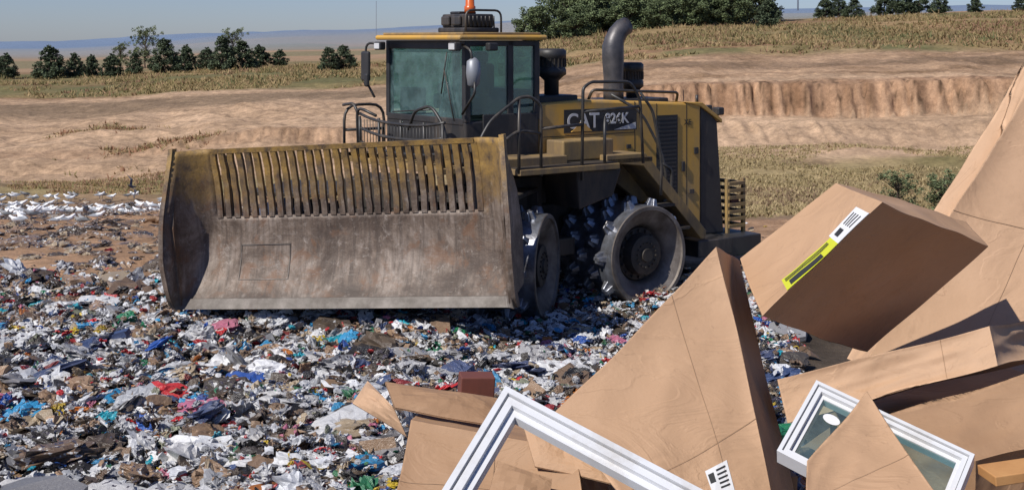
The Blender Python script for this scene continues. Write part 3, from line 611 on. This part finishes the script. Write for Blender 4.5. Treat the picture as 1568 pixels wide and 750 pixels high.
boxes('access_steps',RR,[(-.9,-.55,1.3,1.6,1.2,1.24),(-1.2,-.85,1.3,1.6,.85,.89)],'dark',.005)
boxes('bumper',RR,[(-3.05,-2.25,-1.25,1.25,.28,.58),(-2.3,-1.6,.9,1.35,.35,.60),(-2.3,-1.6,-1.35,-.9,.35,.60)],'black',.02)
lad=[(-2.98,-2.62,.92,.98,.66+i*.11,.715+i*.11) for i in range(7)]+[(-3.0,-2.95,.90,.96,.58,1.42),(-2.65,-2.60,.90,.96,.58,1.42)]+[(-2.96,-2.90,-.98,.90,.66+i*.11,.715+i*.11) for i in range(7)]
boxes('rear_light_guard',RR,lad,'yellow2',.004); boxes('tail_light',RR,[(-2.90,-2.72,.88,.92,1.0,1.12)],'redwood',.01)
boxes('rear_work_lights',RR,[(-2.55,-2.42,.80,.95,2.42,2.54),(-2.62,-2.5,.50,.62,2.46,2.56)],'black',.02)
tubes('light_stalks',RR,[[(-2.48,.87,2.3),(-2.48,.87,2.45)],[(-2.56,.56,2.3),(-2.56,.56,2.48)]],.015,'rail')
bm=bmesh.new(); add_tube(bm,[(-.8,.35,2.68),(-.8,.35,2.80),(-.8,.35,3.0),(-.79,.35,3.30),(-.79,.35,3.48),(-.82,.35,3.58),(-.88,.35,3.68),(-.98,.35,3.77),(-1.06,.35,3.80)],[.155,.155,.15,.165,.165,.15,.145,.14,.135],20,False)
M['stack']=worn('exhaust_stack',(.05,.05,.055),(.12,.11,.11),4,.45,.4,(.16,.12,.09),.4,.2)
o=bm_obj('exhaust_stack',bm,M['stack'],RR,True); so=o.modifiers.new('s','SOLIDIFY'); so.thickness=.01
bm=bmesh.new()
for (u,v,w0,w1,w2,r) in ((.50,.5,2.68,3.06,3.46,.215),(-1.30,.2,2.62,2.84,3.24,.18)):
    add_tube(bm,[(u,v,w0),(u,v,w1-.06),(u,v,w1),(u,v,w1+.03),(u,v,w1+.1),(u,v,w1+.12),(u,v,w1+.16),(u,v,w2-.14),(u,v,w2-.13),(u,v,w2-.03),(u,v,w2)],[r*.5,r*.5,r*.8,r,r,r*.94,r*.94,r*.94,r,r,r*.8],20)
bm_obj('air_precleaners',bm,M['black'],RR,True)
bm=bmesh.new()
for (u,v,w1,w2,r) in ((.50,.5,3.2,3.32,.207),(-1.30,.2,2.98,3.10,.173)):
    for j in range(22):
        a=2*math.pi*j/22; add_tube(bm,[(u+r*math.cos(a),v+r*math.sin(a),w1),(u+r*math.cos(a),v+r*math.sin(a),w2)],.011,4)
bm_obj('precleaner_vanes',bm,M['dark'],RR)
boxes('air_intake_base',RR,[(.25,.95,.2,.8,2.68,2.80),(-1.7,-.55,-.1,.6,2.62,2.70)],'black',.02)
# cab
u0,u1,v0,v1=1.06,2.30,-1.12,.95
boxes('cab_base',RR,[(u0,u1,v0,v1,1.90,2.50)],'black',.03)
boxes('cab_lower_door',RR,[(u0+.05,u1-.28,v1-.01,v1+.02,1.95,2.58)],'black',.01)
boxes('cab_rear_wall',RR,[(u0,u0+.06,v0,v1,2.5,2.85),(u0+.05,u0+.3,v0+.1,v1-.1,2.5,2.9)],'black',.01)
pil=[]
for (u,v) in ((u0+.04,v0+.04),(u0+.04,v1-.04),(u1-.04,v0+.04),(u1-.04,v1-.04)): pil.append((u-.045,u+.045,v-.045,v+.045,2.48,3.58))
pil+=[(1.50,1.60,v1-.07,v1,2.48,3.58),(u1-.06,u1,v0+.05,v1-.05,3.46,3.58),(u0,u1,v1-.06,v1,3.50,3.58),(u0,u1,v0,v0+.06,3.50,3.58),(u1-.05,u1+.01,v0+.05,v1-.05,2.44,2.53)]
boxes('cab_pillars',RR,pil,'black',.012)
boxes('windshield',RR,[(u1-.03,u1-.022,v0+.08,v1-.08,2.52,3.47)],'glass',0)
boxes('door_glass',RR,[(1.60,u1-.08,v1-.03,v1-.022,2.58,3.50),(u0+.08,1.50,v1-.03,v1-.022,2.58,3.50),(u0+.08,u1-.08,v0+.022,v0+.03,2.58,3.50)],'glass',0)
boxes('rear_glass',RR,[(u0+.02,u0+.028,v0+.08,v1-.08,2.86,3.50)],'glass',0)
boxes('roof_trim',RR,[(u0-.08,u1+.16,v0-.06,v1+.10,3.585,3.655)],'yellow',.03)
boxes('roof_cap',RR,[(u0-.02,u1+.06,v0,v1+.02,3.655,3.69)],'yellow2',.015)
boxes('roof_ac_unit',RR,[(1.35,1.95,-.28,.40,3.69,3.76),(1.42,1.90,-.24,.36,3.76,3.95),(1.50,1.80,-.20,.05,3.95,3.99),(1.90,1.95,-.2,.0,3.79,3.92),(1.90,1.95,.06,.28,3.79,3.92)],'black',.02)
bm=bmesh.new(); 
for k in range(7): add_tube(bm,[(1.42+k*.07,.37,3.76),(1.45+k*.07,.40,3.92)],.012,5)
add_tube(bm,arc([(1.35,.44,3.69),(1.35,.44,4.0),(1.95,.44,4.0),(1.95,.44,3.69)]),.016,6)
bm_obj('ac_guard',bm,M['rail'],RR,True)
bm=bmesh.new(); add_tube(bm,[(1.65,.1,3.97),(1.65,.1,4.06),(1.65,.1,4.07),(1.65,.1,4.20),(1.65,.1,4.23)],[.08,.08,.065,.06,.02],14); bm_obj('beacon',bm,M['orange'],RR,True)
boxes('cab_work_lights',RR,[(u1+.10,u1+.20,v1-.12,v1+.06,3.44,3.56),(u1+.10,u1+.20,v0-.02,v0+.16,3.44,3.56),(1.9,2.05,v1+.1,v1+.2,3.44,3.55)],'black',.02)
boxes('light_lenses',RR,[(u1+.20,u1+.205,v1-.10,v1+.04,3.46,3.54),(u1+.20,u1+.205,v0,v0+.14,3.46,3.54)],'decalwhite',0)
boxes('operator_seat',RR,[(1.35,1.8,-.3,.2,2.45,2.72),(1.28,1.42,-.3,.2,2.65,3.25),(1.30,1.42,-.18,.08,3.25,3.42),(1.5,1.9,.28,.4,2.6,2.82),(1.5,1.9,-.5,-.38,2.6,2.82)],'seat',.04)
tubes('steering_column',RR,[[(2.1,-.05,2.4),(1.95,-.05,2.85)],[(2.15,.55,2.5),(2.15,.55,3.05)]],.035,'seat')
boxes('monitor',RR,[(2.05,2.10,.4,.65,2.9,3.1),(2.0,2.2,-.9,-.5,2.4,2.9)],'black',.01)
bm=bmesh.new(); add_tube(bm,[(1.95+.08*math.sin(t)*.5,-.05+.2*math.cos(t),2.87+.12*math.sin(t)) for t in np.linspace(0,6.28,17)],.015,6); bm_obj('steering_wheel',bm,M['seat'],RR,True)
boxes('mirrors',RR,[(2.46,2.52,-1.50,-1.28,2.98,3.42),(2.50,2.56,-1.34,-1.24,2.9,3.1)],'black',.03)
bm=bmesh.new(); add_tube(bm,[(2.30,1.17,2.96),(2.32,1.17,3.0),(2.32,1.17,3.15),(2.32,1.17,3.3),(2.30,1.17,3.35)],[.03,.08,.10,.09,.03],12); bm_obj('door_mirror',bm,M['greymetal'],RR,True)
tubes('mirror_arms',RR,[arc([(2.35,-1.1,3.52),(2.48,-1.4,3.55),(2.49,-1.4,3.0),(2.45,-1.2,2.75)]),arc([(2.35,.95,3.52),(2.36,1.18,3.45),(2.33,1.17,3.2)]),arc([(2.35,.95,2.6),(2.38,1.3,2.9),(2.33,1.2,3.1)])],.018,'rail')
tubes('wiper',RR,[[(2.315,.7,2.5),(2.315,.45,3.2)],[(2.315,.38,2.85),(2.315,.52,3.42)],[(2.32,-.9,2.55),(2.32,.1,2.62)]],.010,'rail')
vv=np.linspace(-1.28,.98,14)
def gr_(w,b): return [(2.62+b*math.cos((v+.15)/1.3*1.2),v,w+.10*abs((v+.1)/1.2)**2.5) for v in vv]
tubes('windshield_guard',RR,[gr_(2.42,.06),gr_(2.22,.06),gr_(2.02,.06)]+[[(2.66,v,1.9),(2.67,v,2.48)] for v in (-1.25,-.7,-.1,.5,.96)],.022,'rail')
tubes('guard_mesh',RR,[[(2.66,v,1.95),(2.67,v,2.44)] for v in np.linspace(-1.2,.9,26)],.006,'rail',5)
tubes('guard_end_hoop',RR,[arc([(2.66,-1.3,1.9),(2.68,-1.32,2.62),(2.60,-.9,2.50)]),arc([(2.66,.1,2.36),(2.70,.3,2.62),(2.68,.7,2.72),(2.64,.98,2.42),(2.62,.98,1.9)])],.022,'rail')
tubes('handrails',RR,[
 arc([(2.63,1.75,1.86),(2.63,1.75,2.30),(2.45,1.75,2.56),(2.0,1.75,2.84),(1.82,1.75,2.85),(1.64,1.75,2.74),(1.64,1.75,1.80)]),
 arc([(2.58,1.75,2.10),(2.0,1.75,2.42),(1.66,1.75,2.36)]),
 [(2.0,1.75,1.86),(2.0,1.75,2.84)],
 arc([(.95,1.75,1.70),(.93,1.75,2.94),(.79,1.75,3.02),(.09,1.75,3.01),(-.09,1.75,2.78),(-.15,1.75,1.87)]),
 [(.94,1.75,2.45),(1.64,1.75,2.42)],[(.55,1.75,1.9),(.55,1.75,2.55)],[(.93,1.75,2.62),(-.06,1.75,2.66)],
 arc([(-.10,1.75,2.85),(-.33,1.75,2.60),(-.50,1.75,1.9),(-.48,1.75,1.4)]),
 arc([(-.83,1.4,1.80),(-1.02,1.4,1.70),(-1.0,1.4,1.3),(-.85,1.4,1.25)]),
 arc([(-.2,1.0,2.8),(-.6,1.2,2.55),(-.95,1.3,1.9),(-1.0,1.35,1.2)]),
 arc([(2.65,-1.75,1.86),(2.65,-1.75,2.62),(1.97,-1.75,2.62),(1.97,-1.75,1.86)]),[(2.65,-1.75,2.25),(1.97,-1.75,2.25)],
 arc([(2.65,-1.78,2.62),(2.66,-1.45,2.66),(2.66,-1.3,2.5)]),
 arc([(-.1,.6,2.7),(-.1,.7,2.86),(-1.8,.7,2.78),(-1.85,.6,2.62)]),[(-2.1,.8,2.6),(-2.1,.8,2.74)]],.022,'rail')
tubes('hydraulic_hoses',RR,[arc([(1.7,.5,1.6),(2.1,.6,1.2),(2.4,.4,1.4)]),arc([(1.7,.4,1.5),(2.2,.2,1.0),(2.6,.2,1.3)]),arc([(1.6,.7,1.7),(1.9,.9,1.3),(1.5,.85,1.0)])],.03,'dark')
boxes('articulation_hitch',RR,[(1.3,2.2,-.4,.4,.5,.8),(1.3,2.2,-.4,.4,1.3,1.5),(1.0,1.6,.6,.95,.8,1.7),(.7,1.3,.66,1.3,.62,.86)],'dark',.02)
# ------------------------------------------------------------------ debris heap + cartons
def hz(x,y):
    x=np.asarray(x,float); y=np.asarray(y,float)
    dx=(x-1.7)/2.3; dy=(y-5.2)/2.3; r=np.sqrt(dx*dx+dy*dy); return gz(x,y)+1.72*np.clip(1-r**2.2,0,1)**.8+.12*fbm(x*2,y*2,5,3)*(r<1)
gx,gy=np.meshgrid(np.linspace(-.9,4.3,60),np.linspace(2.6,7.8,60),indexing='ij'); Vh=np.stack([gx,gy,hz(gx,gy)-.02],-1).reshape(-1,3)
obj('debris_mound',mesh_np('debris_mound',Vh,np.array(grid_faces(60,60)),M['terrain'],np.tile(np.array((.11,.085,.06)),(3600,1)),True))
x=rng.uniform(-.7,4.2,1500); y=rng.uniform(2.8,7.6,1500); k=((x-1.7)**2+(y-5.2)**2)<2.3**2; x=x[k];y=y[k]
scatter('mound_refuse',x,y,np.exp(rng.normal(-1.7,.4,len(x))),rng.uniform(-.02,.05,len(x)),hz)
def disp(P,a=.0045):
    P=np.asarray(P,float); x,y,z=P[:,0],P[:,1],P[:,2]
    return P+a*np.stack([np.sin(y*5+z*4)+.5*np.sin(z*15+x*9),np.sin(x*4+z*6+1)+.5*np.sin(x*17-z*13),np.sin(x*5+y*4+2)+.5*np.sin(y*13+x*14)],-1)
def bil(q,a,b):
    q=np.asarray(q,float); a=np.asarray(a)[:,None]; b=np.asarray(b)[:,None]
    return q[0]*(1-a)*(1-b)+q[1]*a*(1-b)+q[2]*a*b+q[3]*(1-a)*b
def facegrid(q,a0,a1,b0,b1,n,off=0,dent=0,seed=0):
    A,B=np.meshgrid(np.linspace(a0,a1,n),np.linspace(b0,b1,n),indexing='ij'); A=A.ravel();B=B.ravel(); P=bil(q,A,B)
    q=np.asarray(q,float); nr=np.cross(q[1]-q[0],q[3]-q[0]); nr/=np.linalg.norm(nr)
    win=(16*np.clip(A*(1-A)*B*(1-B),0,1))**.6
    dd=-win*dent*(.4+1.0*np.abs(np.sin(A*3.1+B*2.3+seed))+.45*np.abs(np.sin(A*7-B*5+seed*2))+.3*np.abs(np.sin(A*2-B*11+seed*4))+.25*fbm(A*6+seed,B*6,3,3))
    return disp(P)+nr*(off+dd)[:,None]
NG=26
def carton(name,front,back,mat='card',decals=(),dent=.016):
    root=empty(name); f=np.asarray(front,float); b=np.asarray(back,float); cen=(f.sum(0)+b.sum(0))/8
    quads=[f,b[::-1]]+[np.array([f[(i+1)%4],f[i],b[i],b[(i+1)%4]]) for i in range(4)]
    Vs=[];Fs=[];o=0; fixed=[]
    for k,q in enumerate(quads):
        nr=np.cross(q[1]-q[0],q[3]-q[0])
        if nr@(q.mean(0)-cen)<0: q=np.array([q[1],q[0],q[3],q[2]])
        fixed.append(q); P=facegrid(q,0,1,0,1,NG,0,dent,k+cen[0])
        Vs.append(P); Fs.append(np.array(grid_faces(NG,NG))+o); o+=NG*NG
    me=mesh_np('shell',np.vstack(Vs),np.vstack(Fs),M[mat],None,True)
    bm=bmesh.new(); bm.from_mesh(me); bmesh.ops.remove_doubles(bm,verts=bm.verts,dist=.0005); bm.to_mesh(me); bm.free()
    ob=obj('shell',me,root); es=ob.modifiers.new('e','EDGE_SPLIT'); es.split_angle=math.radians(30)
    for (fi,a0,a1,b0,b1,off,m) in decals:
        P=facegrid(fixed[fi],a0,a1,b0,b1,NG,off,dent,fi+cen[0]); obj('marking',mesh_np('marking',P,np.array(grid_faces(NG,NG)),M[m]),root)
    return root,fixed,dent,cen[0]
def A_(*l): return [np.array(q,float) for q in l]
fA=A_((.79,5.0,2.80),(.147,4.6,2.284),(.475,4.2,1.983),(.893,4.4,1.994)); bA=[q+np.array((.17,.5,-.13)) for q in fA]
dA=[(0,.0,1.,.66,.662,.003,'seam'),(0,.27,.43,.74,.86,.003,'label'),(0,.30,.3025,0,1,.003,'seam')]+[(0,.29,.36,.755+k*.018,.762+k*.018,.0045,'ink') for k in range(5)]+[(0,.38,.42,.76,.80,.0045,'ink')]
carton('cardboard_carton',fA,bA,'card',dA)
fB=A_((.930,5.3,2.707),(1.309,5.3,3.022),(1.392,4.9,2.988),(.941,4.9,2.554)); bB=A_((1.50,6.0,2.42),(2.088,6.0,2.766),(2.038,5.6,2.710),(1.529,5.6,2.256))
B,FXB,dB,sB=carton('cardboard_carton',fB,bB,'card',[],.012)
fC=A_((2.842,6.8,3.6),(1.662,6.2,2.05),(2.88,5.9,1.889),(3.68,6.6,3.4)); bC=[q+np.array((-.035,.16,.0)) for q in fC]
carton('cardboard_carton',fC,bC,'card3',[(0,0,1,.35,.3515,.003,'seam'),(0,0,1,.62,.6215,.003,'seam'),(0,.55,.5515,0,1,.0035,'seam')],.034)
fD=A_((1.015,5,2.295),(1.791,4.9,2.527),(1.778,4.8,2.407),(1.031,4.9,2.155)); bD=A_((1.55,5.6,2.22),(2.354,5.5,2.423),(2.34,5.4,2.31),(1.56,5.5,2.09))
carton('cardboard_carton',fD,bD,'card3',[(0,.23,.232,0,1,.003,'seam')])
fE=A_((1.307,4.7,2.237),(2.097,4.9,2.40),(1.969,4.6,2.197),(1.6,4.5,2.147)); bE=[q+np.array((.02,.06,-.35)) for q in fE]
carton('cardboard_carton',fE,bE,'card2')
fF=A_((1.133,4.15,2.484),(.885,3.9,2.342),(.825,3.7,2.2125),(1.232,3.7,2.268)); bF=[q+np.array((.06,.12,-.22)) for q in fF]
carton('cardboard_carton',fF,bF,'card',[(0,.0,1.,.55,.553,.003,'seam')],.010)
fH=A_((-.382,4.9,2.167),(.226,4.7,2.12),(.266,4.4,1.906),(-.4365,4.5,1.8675)); bH=[q+np.array((.1,.45,-.02)) for q in fH]
Hc,_,_,_=carton('open_carton',fH,bH,'card2',[(0,.48,.483,0,1,.003,'seam'),(0,.0,1,.5,.503,.0035,'seam')])
def slab(name,q,th,mat,parent=None):
    q=np.array(q); nr=np.cross(q[1]-q[0],q[3]-q[0]); nr/=np.linalg.norm(nr); n=10
    P1=facegrid(q,0,1,0,1,n,0,.014,q[0][0]*9); P2=P1-nr*th; F=grid_faces(n,n); F2=[tuple(i+n*n for i in f[::-1]) for f in F]
    per=[i for i in range(n)]+[(i+1)*n-1 for i in range(1,n)]+[n*n-1-i for i in range(1,n)]+[n*(n-1-i) for i in range(1,n-1)]
    side=[(per[i],per[(i+1)%len(per)],per[(i+1)%len(per)]+n*n,per[i]+n*n) for i in range(len(per))]
    return obj(name,mesh_np(name,np.vstack([P1,P2]),np.array(F+F2+side),M[mat]),parent)
slab('flap_1',A_((-.495,5.1,2.254),(-.061,5.1,2.192),(-.072,4.95,2.127),(-.448,4.95,2.194)),.006,'card2',Hc)
slab('flap_2',A_((-.58,5.3,2.209),(-.448,4.95,2.194),(-.397,4.9,2.101),(-.634,5.2,2.144)),.006,'card3',Hc)
slab('flap_3',A_((.02,4.86,2.20),(.30,4.80,2.17),(.35,4.60,2.03),(.08,4.66,2.07)),.006,'card',Hc)
slab('flap_4',A_((-.05,4.62,2.10),(.14,4.56,2.06),(.12,4.38,1.92),(-.10,4.42,1.95)),.006,'card2',Hc)
for (cx,cy,cz,a,w,d_,h) in ((1.9,5.5,1.85,.4,.9,.6,.5),(2.6,5.2,1.6,-.3,.8,.7,.5),(.7,5.2,1.70,.2,.7,.5,.4),(2.7,6.4,1.55,.7,1.0,.6,.7),(.0,5.1,1.55,-.2,.7,.5,.45),(1.6,4.5,1.72,.1,.8,.5,.35),(3.4,5.4,1.0,.5,.8,.6,.6),(1.9,6.6,1.3,.9,.8,.6,.6)):
    ca,sa=math.cos(a),math.sin(a)
    def P_(x,y,z): return np.array((cx+x*ca-y*sa,cy+x*sa+y*ca,cz+z+.06*x))
    f=[P_(-w/2,-d_/2,h/2),P_(w/2,-d_/2,h/2),P_(w/2,-d_/2,-h/2),P_(-w/2,-d_/2,-h/2)]; b=[P_(-w/2,d_/2,h/2),P_(w/2,d_/2,h/2),P_(w/2,d_/2,-h/2),P_(-w/2,d_/2,-h/2)]
    carton('cardboard_carton',f,b,'card2')
q0=FXB[0]; flip=np.allclose(q0[0],fB[1])
def lab(a0,a1,b0,b1,m,off=.004):
    if not flip: a0,a1=1-a1,1-a0
    P=facegrid(q0,a0,a1,b0,b1,16,off,dB,0+sB); obj('label',mesh_np('label',P,np.array(grid_faces(16,16)),M[m]),B)
lab(.10,.36,.70,1.0,'label',.003); lab(.36,.78,.74,1.0,'yellowlabel',.003); lab(.48,.74,.86,.96,'ink',.005)
for k in range(3): lab(.40,.76,.77+k*.025,.78+k*.025,'ink',.005)
for k in range(4): lab(.14,.24,.75+k*.05,.765+k*.05,'ink',.005)
lab(.27,.33,.76,.86,'ink',.005)
# window frames
def wframe(name,c0,c1,c3,wd,th,glass=False):
    root=empty(name); c0,c1,c3=[np.array(c,float) for c in (c0,c1,c3)]; e1=(c3-c0); e2=(c1-c0); l1=np.linalg.norm(e1); l2=np.linalg.norm(e2)
    n=np.cross(e1,e2); n/=np.linalg.norm(n)
    if n[2]<0: n=-n
    def pt(a,b,h): return c0+e1*(a/l1)+e2*(b/l2)+n*h
    lay=[(0,wd*.28,th),(wd*.28,wd*.36,th*.45),(wd*.36,wd*.70,th*.78),(wd*.70,wd,th*.3)]
    bm=bmesh.new()
    for (i,o_,h) in lay:
        R=[]
        for ins in (i,o_): R.append([(ins,ins),(l1-ins,ins),(l1-ins,l2-ins),(ins,l2-ins)])
        for k in range(4):
            k2=(k+1)%4; q=[R[0][k],R[0][k2],R[1][k2],R[1][k]]
            t=[bm.verts.new(pt(a,b,h)) for a,b in q]; bo=[bm.verts.new(pt(a,b,-.02)) for a,b in q]
            bm.faces.new(t); bm.faces.new(bo[::-1])
            for s_ in (0,2): bm.faces.new((t[s_],bo[s_],bo[(s_+1)%4],t[(s_+1)%4]))
    bm_obj('sash',bm,M['white'],root,False)
    if glass:
        bm=bmesh.new(); bm.faces.new([bm.verts.new(pt(a,b,.005)) for a,b in ((wd,wd),(l1-wd,wd),(l1-wd,l2-wd),(wd,l2-wd))]); bm_obj('pane',bm,M['glass'],root)
        bm=bmesh.new(); bm.faces.new([bm.verts.new(pt(.10+.03*math.cos(t),.11+.02*math.sin(t),.009)) for t in np.linspace(0,6.28,17)[:-1]]); bm_obj('sticker',bm,M['label'],root)
wframe('window_frame',(-.019,4.2,2.46),(-.266,3.7,2.185),(.659,3.7,2.237),.075,.035)
wframe('window_frame',(1.014,4.35,2.443),(.832,4.1,2.288),(1.416,4.0,2.308),.045,.03,True)
bm=bmesh.new(); add_box(bm,-.07,.07,-.04,.04,-.16,.10); o=bm_obj('wood_block',bm,M['redwood'],None,False,.004); o.location=(-.15,5.35,2.13); o.rotation_euler=(.1,.05,.2)
bm=bmesh.new(); add_box(bm,-.15,.15,-.06,.06,-.016,.016); o=bm_obj('lumber_plank',bm,M['wood'],None,False,.003); o.location=(1.65,4.15,2.235); o.rotation_euler=(0,-.10,.12)
# ------------------------------------------------------------------ light, sky, camera
el=math.radians(46); dx,dy=-.73,-.68; L_=math.hypot(dx,dy); S=Vector((dx/L_*math.cos(el),dy/L_*math.cos(el),math.sin(el)))
sl=bpy.data.lights.new('sun','SUN'); sl.energy=5.0; sl.angle=math.radians(.5); sl.color=(1,.955,.89); so=link(bpy.data.objects.new('sun',sl)); so.rotation_euler=S.to_track_quat('Z','Y').to_euler()
w=bpy.data.worlds.new("World"); sc.world=w; w.use_nodes=True; nt=w.node_tree
s=nt.nodes.new('ShaderNodeTexSky'); s.sky_type='NISHITA'; s.sun_disc=False; s.sun_elevation=el; s.sun_rotation=math.atan2(dx,dy)%(2*math.pi)
s.altitude=400; s.air_density=1.0; s.dust_density=.3; s.ozone_density=2
tc=mixc(nt,1.0,s.outputs[0],(.80,.93,1.38),'MULTIPLY')
nt.links.new(tc,nt.nodes['Background'].inputs[0]); nt.nodes['Background'].inputs[1].default_value=.065
cd=bpy.data.cameras.new('camera'); co=link(bpy.data.objects.new('camera',cd)); sc.camera=co
co.location=(0,0,3.6); co.rotation_euler=(math.radians(90),0,0); cd.lens=45.9; cd.shift_y=-.2009; cd.clip_end=30000; cd.clip_start=.1
sc.view_settings.view_transform='Standard'; sc.view_settings.look='None'; sc.view_settings.exposure=0
